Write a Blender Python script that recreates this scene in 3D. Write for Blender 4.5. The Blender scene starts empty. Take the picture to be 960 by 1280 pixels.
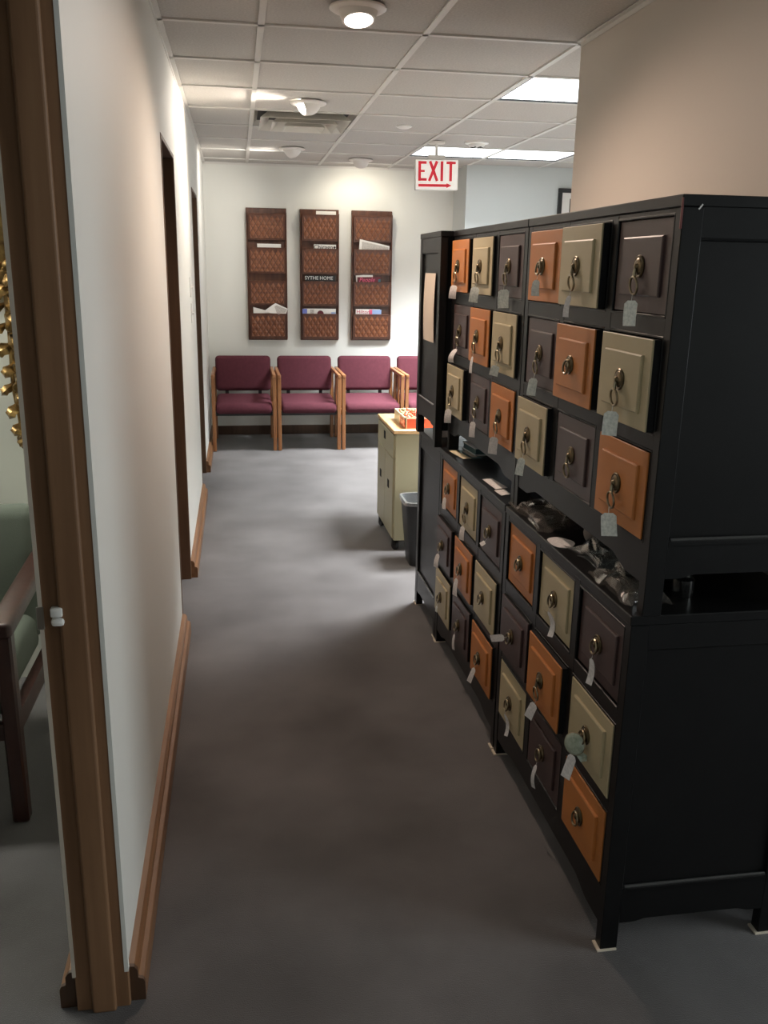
import bpy, bmesh, math, random
from mathutils import Vector, Matrix, noise
random.seed(7)
scn = bpy.context.scene
COL = scn.collection
PI = math.pi

# ------------------------------------------------------------------ camera, world, exposure
CAM = (0.269, 0.0, 1.5421)
YAW, PITCH, ROLL = 0.16407, 0.26829, 0.01755
fw = Vector((math.sin(YAW)*math.cos(PITCH), math.cos(YAW)*math.cos(PITCH), -math.sin(PITCH)))
rt = Vector((math.cos(YAW), -math.sin(YAW), 0)); up = rt.cross(fw)
r2 = rt*math.cos(ROLL)+up*math.sin(ROLL); u2 = -rt*math.sin(ROLL)+up*math.cos(ROLL)
cd = bpy.data.cameras.new('camera'); cam = bpy.data.objects.new('camera', cd); COL.objects.link(cam)
cd.sensor_fit = 'VERTICAL'; cd.sensor_height = 36.0; cd.lens = 36.0*1107/1280
cd.clip_start = 0.02
M3 = Matrix((r2, u2, -fw)).transposed()
cam.matrix_world = Matrix.Translation(CAM) @ M3.to_4x4()
scn.camera = cam
w = bpy.data.worlds.new('world'); scn.world = w; w.use_nodes = True
w.node_tree.nodes['Background'].inputs[0].default_value = (0.5, 0.55, 0.6, 1)
w.node_tree.nodes['Background'].inputs[1].default_value = 0.02
scn.view_settings.view_transform = 'Standard'
scn.view_settings.look = 'None'
scn.view_settings.gamma = 1.0
scn.view_settings.use_curve_mapping = False
scn.view_settings.exposure = 0.0

# light strengths, all in one place
PANEL_FAR = 3.2        # fluorescent panels of the waiting area (glow of the diffuser)
PANEL_BEAM = 165.0     # and the downward light each throws through its louvre
PANEL_NEAR_ADDED = 3.0       # unseen panel added behind the camera for cool light on the near corridor
SPOT1, SPOT2, SPOT3, SPOT4 = 64, 64, 34, 15
ADDED_WINDOW = 95.0          # unseen window, added for the cool light from the right of the camera
LEFT_ROOM_WASH = 50.0  # unseen side-room panel, added to wash the back wall there

H = 2.418              # ceiling
D = 8.42               # back wall
XR = 1.637             # right corridor wall
XL, YN, YB, YF, YR = 1.0727, 1.6329, 2.5422, 3.459, 3.9107
ZL = 0.8447

# ------------------------------------------------------------------ materials
MATS = {}
def mat(name, col, rough=0.5, metal=0.0, spec=0.5, bump=0.0, bscale=200.0, var=0.0, vscale=8.0, emit=0.0, ecol=None,
        col2=None, coat=0.0, stretch=(1, 1, 1), detail=3.0, alpha=1.0, trans=0.0):
    m = bpy.data.materials.new(name); m.use_nodes = True
    nt = m.node_tree; N = nt.nodes; L = nt.links
    b = N['Principled BSDF']
    b.inputs['Base Color'].default_value = (*col, 1)
    b.inputs['Roughness'].default_value = rough
    b.inputs['Metallic'].default_value = metal
    b.inputs['Specular IOR Level'].default_value = spec
    b.inputs['Coat Weight'].default_value = coat
    b.inputs['Transmission Weight'].default_value = trans
    b.inputs['Alpha'].default_value = alpha
    if emit:
        b.inputs['Emission Color'].default_value = (*(ecol or col), 1)
        b.inputs['Emission Strength'].default_value = emit
    if bump or var:
        tc = N.new('ShaderNodeTexCoord'); mp = N.new('ShaderNodeMapping'); mp.inputs['Scale'].default_value = stretch
        L.new(tc.outputs['Object'], mp.inputs[0])
    if var:
        nz = N.new('ShaderNodeTexNoise'); nz.inputs['Scale'].default_value = vscale; nz.inputs['Detail'].default_value = detail
        L.new(mp.outputs[0], nz.inputs['Vector'])
        rp = N.new('ShaderNodeValToRGB'); rp.color_ramp.elements[0].position = .3; rp.color_ramp.elements[1].position = .7
        c2 = col2 or tuple(c*(1-var) for c in col)
        rp.color_ramp.elements[0].color = (*c2, 1); rp.color_ramp.elements[1].color = (*col, 1)
        L.new(nz.outputs['Fac'], rp.inputs[0]); L.new(rp.outputs[0], b.inputs['Base Color'])
    if bump:
        n2 = N.new('ShaderNodeTexNoise'); n2.inputs['Scale'].default_value = bscale; n2.inputs['Detail'].default_value = 2
        L.new(mp.outputs[0], n2.inputs['Vector'])
        bp = N.new('ShaderNodeBump'); bp.inputs['Strength'].default_value = bump; bp.inputs['Distance'].default_value = .002
        L.new(n2.outputs['Fac'], bp.inputs['Height']); L.new(bp.outputs[0], b.inputs['Normal'])
    MATS[name] = m
    return m
def wood(name, c1, c2, rough=.45, axis='z', scale=26, coat=0.1):
    st = {'x': (.06, 1, 1), 'y': (1, .06, 1), 'z': (1, 1, .06)}[axis]
    return mat(name, c1, rough, var=.4, col2=c2, vscale=scale, stretch=st, bump=.15, bscale=60, detail=6, coat=coat)

M_wall = mat('wall_paint', (.72, .72, .675), .62, bump=.06, bscale=350)
M_wall_room = mat('green_grey_paint', (.62, .615, .54), .7, bump=.06, bscale=350)
M_wall_pier = mat('cool_wall_paint', (.57, .60, .59), .62, bump=.06, bscale=350)
M_wall_right = mat('right_wall_paint', (.60, .54, .475), .6, bump=.05, bscale=350)
M_carpet = mat('carpet', (.136, .126, .123), .97, spec=.1, bump=.9, bscale=420, var=.3, col2=(.064, .057, .055), vscale=2.3, detail=5)
M_carpet.node_tree.nodes['Principled BSDF'].inputs['Sheen Weight'].default_value = .35
M_carpet.node_tree.nodes['Principled BSDF'].inputs['Sheen Roughness'].default_value = .5
M_tile = mat('acoustic_tile', (.56, .535, .50), .9, spec=.2, bump=.5, bscale=160, var=.2, vscale=110, col2=(.47, .45, .42), detail=2)
M_tee = mat('ceiling_rail_white', (.66, .64, .60), .5)
M_plaster = mat('plain_plaster', (.5, .5, .48), .9)
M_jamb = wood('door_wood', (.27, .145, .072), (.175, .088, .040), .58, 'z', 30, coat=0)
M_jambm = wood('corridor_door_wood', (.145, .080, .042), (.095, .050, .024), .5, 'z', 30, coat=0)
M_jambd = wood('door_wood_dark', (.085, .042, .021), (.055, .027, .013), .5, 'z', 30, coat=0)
M_base = wood('baseboard_wood', (.27, .135, .060), (.15, .068, .028), .4, 'y', 26)
M_black = mat('black_lacquer', (.0068, .0066, .0068), .34, spec=.27, bump=.03, bscale=90, var=.2, vscale=14)
M_gloss = mat('polished_black_moulding', (.012, .012, .012), .16, spec=.7, coat=.6)
M_dark = mat('black_inside', (.010, .010, .011), .7, spec=.2)
M_worn = mat('worn_red_edge', (.16, .035, .03), .5)
M_scuff = mat('white_scuff', (.6, .58, .55), .7)
M_or = mat('drawer_orange', (.48, .170, .037), .5, bump=.03, bscale=120, var=.14, vscale=24, stretch=(.15, 1, 1), coat=.08)
M_tan = mat('drawer_sage_tan', (.44, .37, .225), .5, bump=.03, bscale=120, var=.10, vscale=24, stretch=(.15, 1, 1), coat=.08)
M_mar = mat('drawer_maroon', (.062, .034, .032), .44, bump=.03, bscale=120, var=.18, vscale=24, stretch=(.15, 1, 1), coat=.1)
M_brass = mat('antique_brass', (.19, .145, .085), .33, metal=1, var=.6, vscale=90)
M_ring = mat('worn_brass_ring', (.36, .30, .20), .28, metal=1, var=.5, vscale=70)
M_tag = mat('paper_tag', (.84, .80, .78), .8, var=.25, vscale=160, detail=4)
M_tagg = mat('printed_tag', (.86, .88, .83), .6, var=.6, vscale=150, col2=(.58, .62, .58), detail=5)
M_felt = mat('felt_pad', (.62, .54, .43), .95)
M_fab = mat('burgundy_fabric', (.105, .030, .041), .92, spec=.15, bump=.6, bscale=520, var=.16, vscale=36)
M_oak = wood('chair_oak', (.36, .16, .06), (.20, .075, .025), .4, 'z', 40)
M_oaky = wood('chair_oak_long', (.36, .16, .06), (.20, .075, .025), .4, 'y', 40)
M_rack = wood('rack_walnut', (.125, .045, .022), (.065, .022, .011), .42, 'z', 34)
M_latt = wood('rack_lattice', (.25, .092, .036), (.13, .042, .018), .4, 'x', 40)
M_cart = mat('cart_beige_metal', (.37, .345, .225), .45, bump=.02)
M_carttop = wood('cart_top_wood', (.72, .47, .23), (.60, .37, .17), .4, 'y', 24)
M_blackpl = mat('black_plastic', (.014, .015, .016), .45)
M_white = mat('white_plastic', (.80, .79, .75), .4)
M_wpaint = mat('white_enamel', (.78, .74, .69), .4)
M_paper = mat('white_paper', (.78, .76, .72), .75)
M_paperg = mat('grey_newsprint', (.60, .56, .52), .85, var=.35, vscale=120)
M_steel = mat('steel', (.45, .43, .40), .35, metal=1)
M_gilt = mat('gilt_carving', (.42, .27, .10), .38, metal=.85, var=.7, vscale=30, col2=(.10, .055, .02))
M_seatg = mat('sage_upholstery', (.135, .15, .122), .95, spec=.1, bump=.5, bscale=420)
M_mahog = wood('mahogany', (.055, .021, .015), (.033, .012, .009), .35, 'z', 40)
M_red = mat('sign_red', (.62, .02, .04), .5, emit=.25, ecol=(.7, .03, .05))
M_sign = mat('sign_white', (.8, .78, .74), .4, emit=.38, ecol=(1, .95, .86))
M_ink = mat('black_ink', (.02, .02, .02), .7)
M_inkw = mat('white_ink', (.75, .75, .72), .7)
M_inkr = mat('red_ink', (.50, .03, .07), .6)
M_inkp = mat('pink_ink', (.72, .12, .22), .6)
M_blue = mat('blue_ink', (.16, .20, .55), .6)
M_lblue = mat('pale_blue_ink', (.30, .42, .68), .6)
M_dred = mat('dark_red_ink', (.13, .02, .03), .6)
M_vent = mat('vent_enamel', (.60, .57, .51), .45)
M_ventd = mat('vent_shadow_gap', (.05, .047, .043), .8)
M_teal = mat('teal_cover', (.05, .12, .14), .5)
M_gp = mat('pale_blue_cover', (.72, .80, .83), .5)
M_stone = mat('grey_pebble', (.20, .175, .16), .6, bump=.3, bscale=60)
M_framebk = mat('black_frame', (.012, .012, .013), .4)
M_disc = mat('green_clear_disc', (.42, .46, .37), .2, var=.5, vscale=90, col2=(.25, .30, .22), coat=.5)
M_redbead = mat('red_bead', (.80, .10, .05), .3, coat=.4)
M_tray = mat('cream_tray_plastic', (.82, .70, .46), .35)
M_bulb = mat('lamp_face', (1, .95, .9), .4, emit=14, ecol=(1, .86, .76))
M_bulbw = mat('lamp_face_white', (1, .97, .93), .4, emit=14, ecol=(1, .93, .84))
M_pan = mat('panel_diffuser', (.9, .92, .92), .5, emit=PANEL_FAR, ecol=(.93, .97, 1.0))
M_pann = mat('added_near_panel_diffuser', (.9, .92, .92), .5, emit=PANEL_NEAR_ADDED, ecol=(.90, .96, 1.0))
M_panl = mat('added_room_panel_diffuser', (.9, .92, .92), .5, emit=LEFT_ROOM_WASH, ecol=(.95, .97, .9))

def plastic(name, tint, mixv, rough=.12, haze=.06, top=.55):
    """thin clear film: see-through, glossy, a little milky"""
    m = bpy.data.materials.new(name); m.use_nodes = True
    N = m.node_tree.nodes; L = m.node_tree.links; N.remove(N['Principled BSDF'])
    t = N.new('ShaderNodeBsdfTransparent'); t.inputs[0].default_value = (.95, .95, .94, 1)
    d = N.new('ShaderNodeBsdfDiffuse'); d.inputs[0].default_value = (*tint, 1)
    m0 = N.new('ShaderNodeMixShader'); m0.inputs[0].default_value = haze; L.new(t.outputs[0], m0.inputs[1]); L.new(d.outputs[0], m0.inputs[2])
    g = N.new('ShaderNodeBsdfGlossy'); g.inputs[0].default_value = (.95, .93, .9, 1); g.inputs['Roughness'].default_value = rough
    lw = N.new('ShaderNodeLayerWeight'); lw.inputs[0].default_value = .4
    mr = N.new('ShaderNodeMapRange'); mr.inputs['To Min'].default_value = mixv; mr.inputs['To Max'].default_value = top
    L.new(lw.outputs['Facing'], mr.inputs['Value'])
    mx = N.new('ShaderNodeMixShader'); L.new(mr.outputs[0], mx.inputs[0]); L.new(m0.outputs[0], mx.inputs[1]); L.new(g.outputs[0], mx.inputs[2])
    L.new(mx.outputs[0], N['Material Output'].inputs[0])
    return m
M_bag = plastic('clear_bag_film', (.62, .56, .50), .035, .10, .07, .34)
M_bagg = plastic('grey_bag_film', (.30, .33, .34), .05, .16, .22, .34)
M_liner = plastic('bin_liner_film', (.70, .74, .76), .10, .2, .16, .6)
M_clear = plastic('clear_tray_wall', (.85, .16, .08), .05, .2, .75, .3)

# ------------------------------------------------------------------ mesh helpers
class MB:
    def __init__(s): s.v = []; s.f = []
    def add(s, vs, fs):
        o = len(s.v); s.v += [tuple(p) for p in vs]; s.f += [tuple(i+o for i in f) for f in fs]; return s
    def box(s, x0, y0, z0, x1, y1, z1, bev=0.0, seg=1):
        x0, x1 = min(x0, x1), max(x0, x1); y0, y1 = min(y0, y1), max(y0, y1); z0, z1 = min(z0, z1), max(z0, z1)
        if not bev:
            vs = [(x, y, z) for z in (z0, z1) for y in (y0, y1) for x in (x0, x1)]
            return s.add(vs, [(0, 2, 3, 1), (4, 5, 7, 6), (0, 1, 5, 4), (2, 6, 7, 3), (0, 4, 6, 2), (1, 3, 7, 5)])
        bm = bmesh.new(); bmesh.ops.create_cube(bm, size=1)
        for v in bm.verts: v.co = Vector(((x0+x1)/2+v.co.x*(x1-x0), (y0+y1)/2+v.co.y*(y1-y0), (z0+z1)/2+v.co.z*(z1-z0)))
        bmesh.ops.bevel(bm, geom=list(bm.edges), offset=bev, segments=seg, affect='EDGES', profile=.5)
        return s.bm(bm)
    def bm(s, bm):
        bm.verts.index_update()
        s.add([v.co.copy() for v in bm.verts], [tuple(v.index for v in f.verts) for f in bm.faces]); bm.free(); return s
    def xf(s, M):
        s.v = [tuple(M @ Vector(p)) for p in s.v]; return s
    def prism(s, pts, axis, a, b):
        """polygon pts (2-D) extruded along axis from a to b"""
        def P(p, t): return {'x': (t, p[0], p[1]), 'y': (p[0], t, p[1]), 'z': (p[0], p[1], t)}[axis]
        n = len(pts); vs = [P(p, a) for p in pts]+[P(p, b) for p in pts]
        fs = [tuple(range(n))[::-1], tuple(range(n, 2*n))]+[(i, (i+1) % n, n+(i+1) % n, n+i) for i in range(n)]
        return s.add(vs, fs)
    def tube(s, path, r, n=8, closed=False, cap=True):
        path = [Vector(p) for p in path]; k = len(path); rs = r if isinstance(r, (list, tuple)) else [r]*k
        vs = []; prev = None
        for i, p in enumerate(path):
            t = (path[(i+1) % k]-path[i-1]) if closed else (path[min(i+1, k-1)]-path[max(i-1, 0)])
            t.normalize()
            a = prev if prev else (Vector((0, 0, 1)) if abs(t.z) < .9 else Vector((1, 0, 0)))
            u = (a - t*a.dot(t)).normalized(); prev = u; q = t.cross(u)
            for j in range(n):
                an = 2*PI*j/n; vs.append(p+(u*math.cos(an)+q*math.sin(an))*rs[i])
        fs = []
        for i in range(k if closed else k-1):
            i2 = (i+1) % k
            for j in range(n): fs.append((i*n+j, i*n+(j+1) % n, i2*n+(j+1) % n, i2*n+j))
        if cap and not closed: fs += [tuple(range(n))[::-1], tuple(range((k-1)*n, k*n))]
        return s.add(vs, fs)
    def torus(s, c, R, r, normal=(1, 0, 0), n=20, m=6):
        nn = Vector(normal).normalized(); a = Vector((0, 0, 1)) if abs(nn.z) < .9 else Vector((1, 0, 0))
        u = (a-nn*a.dot(nn)).normalized(); q = nn.cross(u); c = Vector(c)
        return s.tube([c+(u*math.cos(2*PI*i/n)+q*math.sin(2*PI*i/n))*R for i in range(n)], r, m, closed=True)
    def lathe(s, prof, c=(0, 0, 0), axis=(0, 0, 1), n=24, ex=1.0):
        ax = Vector(axis).normalized(); a = Vector((0, 0, 1)) if abs(ax.z) < .9 else Vector((1, 0, 0))
        u = (a-ax*a.dot(ax)).normalized(); q = ax.cross(u); c = Vector(c); k = len(prof); vs = []
        for (r, h) in prof:
            for j in range(n):
                an = 2*PI*j/n; vs.append(c+ax*h+(u*math.cos(an)+q*math.sin(an)*ex)*max(r, 1e-5))
        fs = [(i*n+j, i*n+(j+1) % n, (i+1)*n+(j+1) % n, (i+1)*n+j) for i in range(k-1) for j in range(n)]
        fs += [tuple(range(n))[::-1], tuple(range((k-1)*n, k*n))]
        return s.add(vs, fs)
    def mesh(s, name, smooth=False, fix=True):
        me = bpy.data.meshes.new(name); me.from_pydata(s.v, [], s.f)
        if fix:
            bm = bmesh.new(); bm.from_mesh(me); bmesh.ops.recalc_face_normals(bm, faces=bm.faces); bm.to_mesh(me); bm.free()
        if smooth:
            me.polygons.foreach_set('use_smooth', [True]*len(me.polygons))
            try: me.set_sharp_from_angle(angle=math.radians(smooth if smooth is not True else 40))
            except Exception: pass
        me.update(); return me

def link(name, me, m, parent=None, loc=None, rot=None):
    o = bpy.data.objects.new(name, me); COL.objects.link(o)
    if m is not None and not me.materials: me.materials.append(m)
    if parent: o.parent = parent
    if loc is not None: o.location = loc
    if rot is not None: o.rotation_euler = rot
    return o
def obj(name, mb, m, parent=None, smooth=False, loc=None, rot=None):
    return link(name, mb.mesh(name, smooth), m, parent, loc, rot)
def tag(o, label=None, cat=None, group=None, kind=None):
    if label: o['label'] = label
    if cat: o['category'] = cat
    if group: o['group'] = group
    if kind: o['kind'] = kind
    return o
def thing(name, label, cat, loc=(0, 0, 0), rz=0.0, group=None):
    o = bpy.data.objects.new(name, None); COL.objects.link(o); o.location = loc; o.rotation_euler = (0, 0, rz)
    o.empty_display_size = .05
    return tag(o, label, cat, group)
def struct(name, mb, m, parent=None, smooth=False):
    o = obj(name, mb, m, parent, smooth)
    if not parent: o['kind'] = 'structure'
    return o
def copy_tree(o, parent=None):
    c = o.copy(); COL.objects.link(c)
    if parent: c.parent = parent
    for ch in list(o.children): copy_tree(ch, c)
    return c
def text(name, body, size, m, parent, loc, rot, ext=.0006, sx=1.0, shear=0.0):
    cu = bpy.data.curves.new(name, 'FONT'); cu.body = body; cu.size = size; cu.extrude = ext; cu.align_x = 'CENTER'; cu.align_y = 'CENTER'
    cu.resolution_u = 3; cu.shear = shear
    t = bpy.data.objects.new(name, cu)
    me = bpy.data.meshes.new_from_object(t); bpy.data.objects.remove(t)
    for v in me.vertices: v.co.x *= sx
    me.materials.clear()
    return link(name, me, m, parent, loc, rot)

# ------------------------------------------------------------------ setting: floor, walls
struct('floor', MB().box(-3.2, -3.1, -.06, 5.7, 9.0, 0), M_carpet)
WT = .109
D1 = (3.66, 4.375); D2 = (6.07, 6.80); DH = 2.02; D3 = (.72, 1.64); DH3 = 1.985
mb = MB()
for a, b in ((-3.0, D3[0]), (D3[1], D1[0]), (D1[1], D2[0]), (D2[1], D)): mb.box(-WT, a, 0, 0, b, H+.05)
for (a, b), h in ((D1, DH), (D2, DH), (D3, DH3)): mb.box(-WT, a, h, 0, b, H+.05)
struct('wall_left', mb, M_wall)
XJ = 2.26                                       # the back wall stops here, the wall right of it stands a little nearer
struct('wall_back', MB().box(-WT, D, 0, XJ+.05, D+.12, H+.05), M_wall)
struct('wall_back_right', MB().box(XJ, 7.95, 0, 5.6, 8.07, H+.05).box(XJ, 8.07, 0, XJ+.1, D, H+.05), M_wall_pier)
YO = 1.62               # the right wall starts here; nearer the camera the space is open to the right
struct('wall_right', MB().box(XR, YO, 0, XR+.12, 3.69, H+.05), M_wall_right)
struct('wall_right_return', MB().box(XR+.12, 3.57, 0, 5.5, 3.69, H+.05).box(XR+.12, YO, 0, 4.6, YO+.12, H+.05), M_wall)
struct('wall_far_right', MB().box(5.5, 3.57, 0, 5.6, 8.07, H+.05), M_wall)
struct('wall_near', MB().box(-3.1, -3.1, 0, 4.7, -3.0, H+.05), M_wall)
WY0, WY1, WZ0, WZ1 = -.75, 1.05, .85, 2.15
struct('wall_near_right', MB().box(4.6, -3.0, 0, 4.72, WY0, H+.05).box(4.6, WY1, 0, 4.72, YO+.12, H+.05).box(4.6, WY0, 0, 4.72, WY1, WZ0).box(4.6, WY0, WZ1, 4.72, WY1, H+.05), M_wall)
wn = bpy.data.objects.new('added_window_1', None); COL.objects.link(wn); wn['kind'] = 'structure'; wn.location = (4.66, (WY0+WY1)/2, WZ0)  # unseen window, added to throw cool sideways light on the left wall
a, b = (WY1-WY0)/2, WZ1-WZ0
obj('added_window_frame', MB().box(-.04, -a, 0, .04, -a+.05, b).box(-.04, a-.05, 0, .04, a, b).box(-.04, -a+.05, 0, .04, a-.05, .05).box(-.04, -a+.05, b-.05, .04, a-.05, b).box(-.03, -.02, .05, .03, .02, b-.05), M_tee, wn)
obj('added_window_sill', MB().box(-.10, -a-.03, -.03, .06, a+.03, 0, .004), M_tee, wn)
wl_ = bpy.data.lights.new('added_daylight', 'AREA'); wl_.shape = 'RECTANGLE'; wl_.size = b; wl_.size_y = 2*a; wl_.energy = ADDED_WINDOW; wl_.color = (.86, .95, 1.0)  # area lamp just outside the added window
wo = bpy.data.objects.new('added_daylight', wl_); COL.objects.link(wo); wo.location = (4.74, (WY0+WY1)/2, (WZ0+WZ1)/2); wo.rotation_euler = (0, PI/2, 0)
# the room on the left, seen through the doorway
mb = MB().box(-3.1, 3.30, 0, -WT, 3.42, H+.05)
struct('wall_room_back', mb, M_wall_room)
struct('wall_room_left', MB().box(-3.2, -3.0, 0, -3.1, 3.42, H+.05), M_wall_room)
# room behind the two closed corridor doors is not seen; the doors fill their openings

# baseboards: two-step moulding on the left wall
BP = [(0, 0), (.034, 0), (.034, .046), (.031, .054), (.021, .058), (.020, .062), (.020, .078), (.013, .088), (0, .090)]
for a, b in ((D3[1]+.005, D1[0]), (D1[1]+.005, D2[0]), (D2[1]+.005, D)):
    struct('baseboard_left', MB().prism(BP, 'y', a, b), M_base)
struct('baseboard_left', MB().prism(BP, 'y', -2.98, D3[0]), M_base)
obj_ends = MB().prism(BP, 'y', D3[1]-.004, D3[1]+.005).prism([(-WT-x, z) for x, z in BP], 'y', D3[1]-.004, D3[1]+.005)
struct('baseboard_end', obj_ends, M_jambd)
struct('baseboard_room', MB().prism([(-WT-x, z) for x, z in BP], 'y', D3[1]+.005, 3.3), M_base)
struct('baseboard_back', MB().box(0.035, D-.014, 0, XJ, D, .085, .004), M_jambd)

# door linings
def lining(n, y0, y1, h, closed, near=False):
    r = bpy.data.objects.new('door_%d' % n, None); COL.objects.link(r); r['kind'] = 'structure'; r.empty_display_size = .05
    t = .018
    for s, y in ((1, y0), (-1, y1)):
        a, b = (y, y+t) if s > 0 else (y-t, y)
        mj = M_jamb if near else M_jambm
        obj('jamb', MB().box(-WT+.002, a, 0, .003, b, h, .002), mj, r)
        if near:
            st = MB().box(-.074, (b if s > 0 else a-.013), 0, -.024, (b+.013 if s > 0 else a), h-t, .006, 3)
        else:
            st = MB().box(-.105, (b if s > 0 else a-.013), 0, -.060, (b+.013 if s > 0 else a), h-t, .004)
        obj('stop', st, mj, r)
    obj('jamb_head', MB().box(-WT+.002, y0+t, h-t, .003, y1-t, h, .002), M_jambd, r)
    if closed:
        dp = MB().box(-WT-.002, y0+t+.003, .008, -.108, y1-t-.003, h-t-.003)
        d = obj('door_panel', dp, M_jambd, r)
        obj('knob', MB().lathe([(.006, 0), (.007, .02), (.022, .03), (.025, .042), (.016, .052), (0.001, .054)], (-.108, y0+.09, .95), (1, 0, 0), 16), M_steel, d, True)
    return r
lining(1, D1[0], D1[1], DH, True)
lining(2, D2[0], D2[1], DH, True)
d3 = lining(3, D3[0], D3[1], DH3, False, True)
# painted corner beads on both edges of the wall end, strike plate and white stop bumper on its jamb
obj('corner_bead', MB().box(-.005, D3[1]-.019, .09, .0035, D3[1]-.004, DH3), M_wall, d3)
obj('corner_bead', MB().box(-WT-.002, D3[1]-.021, .09, -WT+.005, D3[1]-.004, DH3), mat('cream_bead_paint', (.60, .53, .44), .6), d3)
stp = obj('strike_plate', MB().box(-WT-.006, D3[1]-.0225, .880, -WT+.007, D3[1]-.018, .925, .001), M_steel, d3)
sp = obj('catch', MB().box(-.0875, D3[1]-.036, .908, -.066, D3[1]-.018, .926, .003, 2).box(-.0875, D3[1]-.038, .890, -.064, D3[1]-.018, .906, .006, 2), M_white, d3, True)
sp['label'] = 'white plastic catch on the brown jamb'

# ceiling: suspended grid of tiles
CEIL = struct('ceiling', MB().box(-3.2, -3.1, H+.05, 5.7, 9.0, H+.12), M_plaster)
TS = .63033; T0 = .3845; Y0 = 3.7211
xs = [0]+[T0+TS*i for i in range(8)]+[5.5]
ys = [-3.0]+[Y0+TS*i for i in range(-10, 8) if Y0+TS*i < D-.05]+[D]
def cell_skip(i, j):
    x, y = (xs[i]+xs[i+1])/2, (ys[j]+ys[j+1])/2
    if T0+2*TS < x < T0+4*TS and (Y0+TS < y < Y0+2*TS or Y0+5*TS < y < Y0+6*TS): return True
    if T0+5*TS < x < T0+7*TS and Y0+2*TS < y < Y0+3*TS: return True
    if T0 < x < T0+TS and Y0+3*TS < y < Y0+4*TS: return True
    if T0 < x < T0+2*TS and Y0-TS*8 < y < Y0-TS*7: return True
    return False
tile_me = {}
for j in range(len(ys)-1):
    for i in range(len(xs)-1):
        x0, x1, y0, y1 = xs[i], xs[i+1], ys[j], ys[j+1]
        if YO-.1 < y1 < 3.75 and x0 > 1.6: continue
        if y1 < YO and x0 > 4.4: continue
        if y0 > 7.4 and x0 > 2.2 and y1 > 7.96: y1 = 7.95
        if y0 > 7.94 and x0 > 2.2: continue
        if y1 <= y0: continue
        if cell_skip(i, j): continue
        if YO-.1 < y1 < 3.75: x1 = min(x1, XR)
        k = (round(x1-x0, 3), round(y1-y0, 3))
        if k not in tile_me:
            a, b = (x1-x0)/2-.001, (y1-y0)/2-.001
            q = MB().box(-a, -b, 0, a, b, .016, .0)
            tile_me[k] = q.mesh('ceiling_tile'); tile_me[k].materials.append(M_tile)
        link('ceiling_tile', tile_me[k], None, CEIL, ((x0+x1)/2, (y0+y1)/2, H+.0025+random.uniform(0, .0012)), (random.uniform(-.001, .001), random.uniform(-.001, .001), 0))
mlong = {}
for x in xs[1:-1]:
    a, b = (-3.0, D) if x < XR else (3.69, 7.95)
    if XR < x < XJ: b = D
    obj('ceiling_rail', MB().box(x-.0125, a, H-.004, x+.0125, b, H+.004), M_tee, CEIL)
for y in ys[1:-1]:
    b = 4.6 if y < YO-.05 else XR if y < 3.7 else (5.5 if y < 7.95 else XJ)
    obj('ceiling_rail', MB().box(0, y-.0115, H-.004, b, y+.0115, H+.004), M_tee, CEIL)
struct('trim_1', MB().box(0, D3[1]-4.6, H-.02, .003, D, H-.002).box(0, D3[1]-4.6, H-.004, .022, D, H), M_tee)
struct('trim_2', MB().box(0, D-.003, H-.02, XJ, D, H-.002).box(0, D-.022, H-.004, XJ, D, H), M_tee)
struct('trim_3', MB().box(XR-.003, YO, H-.02, XR, 3.69, H-.002).box(XR-.02, YO, H-.004, XR, 3.69, H), M_tee)

# ------------------------------------------------------------------ ceiling fittings
def panel_light(x0, x1, y0, y1, m, label, z=H, inset=.022, group='fluorescent ceiling panels'):
    t = thing('ceiling_panel_light', label, 'ceiling light', ((x0+x1)/2, (y0+y1)/2, z), group=None)
    a, b = (x1-x0)/2-.012, (y1-y0)/2-.012
    fr = MB()
    for q in ((-a, -b, a, -b+inset), (-a, b-inset, a, b), (-a, -b+inset, -a+inset, b-inset), (a-inset, -b+inset, a, b-inset)):
        fr.box(q[0], q[1], -.002, q[2], q[3], .03)
    obj('frame', fr, M_blackpl if m is M_pan else M_tee, t)
    obj('diffuser', MB().box(-a+inset, -b+inset, .006, a-inset, b-inset, .012), m, t)
    if m is M_pan:
        ld = bpy.data.lights.new('panel_beam', 'AREA'); ld.shape = 'RECTANGLE'; ld.size = 2*(a-inset); ld.size_y = 2*(b-inset)
        ld.energy = PANEL_BEAM; ld.color = (.93, .97, 1.0); ld.spread = math.radians(97)
        lo = bpy.data.objects.new('panel_beam', ld); COL.objects.link(lo); lo.parent = t; lo.location = (0, 0, -.004)
    return t
panel_light(T0+2*TS, T0+4*TS, Y0+TS, Y0+2*TS, M_pan, 'bright fluorescent ceiling panel beside the wall edge, nearer of the two', inset=.012)
panel_light(T0+2*TS, T0+4*TS, Y0+5*TS, Y0+6*TS, M_pan, 'bright fluorescent ceiling panel above the exit sign, farther of the two', inset=.012)
panel_light(T0+5*TS, T0+7*TS, Y0+2*TS, Y0+3*TS, M_pan, 'fluorescent ceiling panel farther into the waiting area on the right', inset=.012)
panel_light(T0, T0+2*TS, Y0-TS*8, Y0-TS*7, M_pann, 'unseen ceiling panel added behind the camera for cool light in the corridor')  # out of view, added to light the near end of the corridor
struct('ceiling_room', MB().box(-3.1, -3.0, H-.01, -WT, 3.3, H+.05), M_plaster)
panel_light(-1.9, -.7, 2.78, 3.08, M_panl, 'unseen ceiling panel added to brighten the back wall of the side room', z=H-.04)  # out of view, set close to the wall to brighten it

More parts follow.
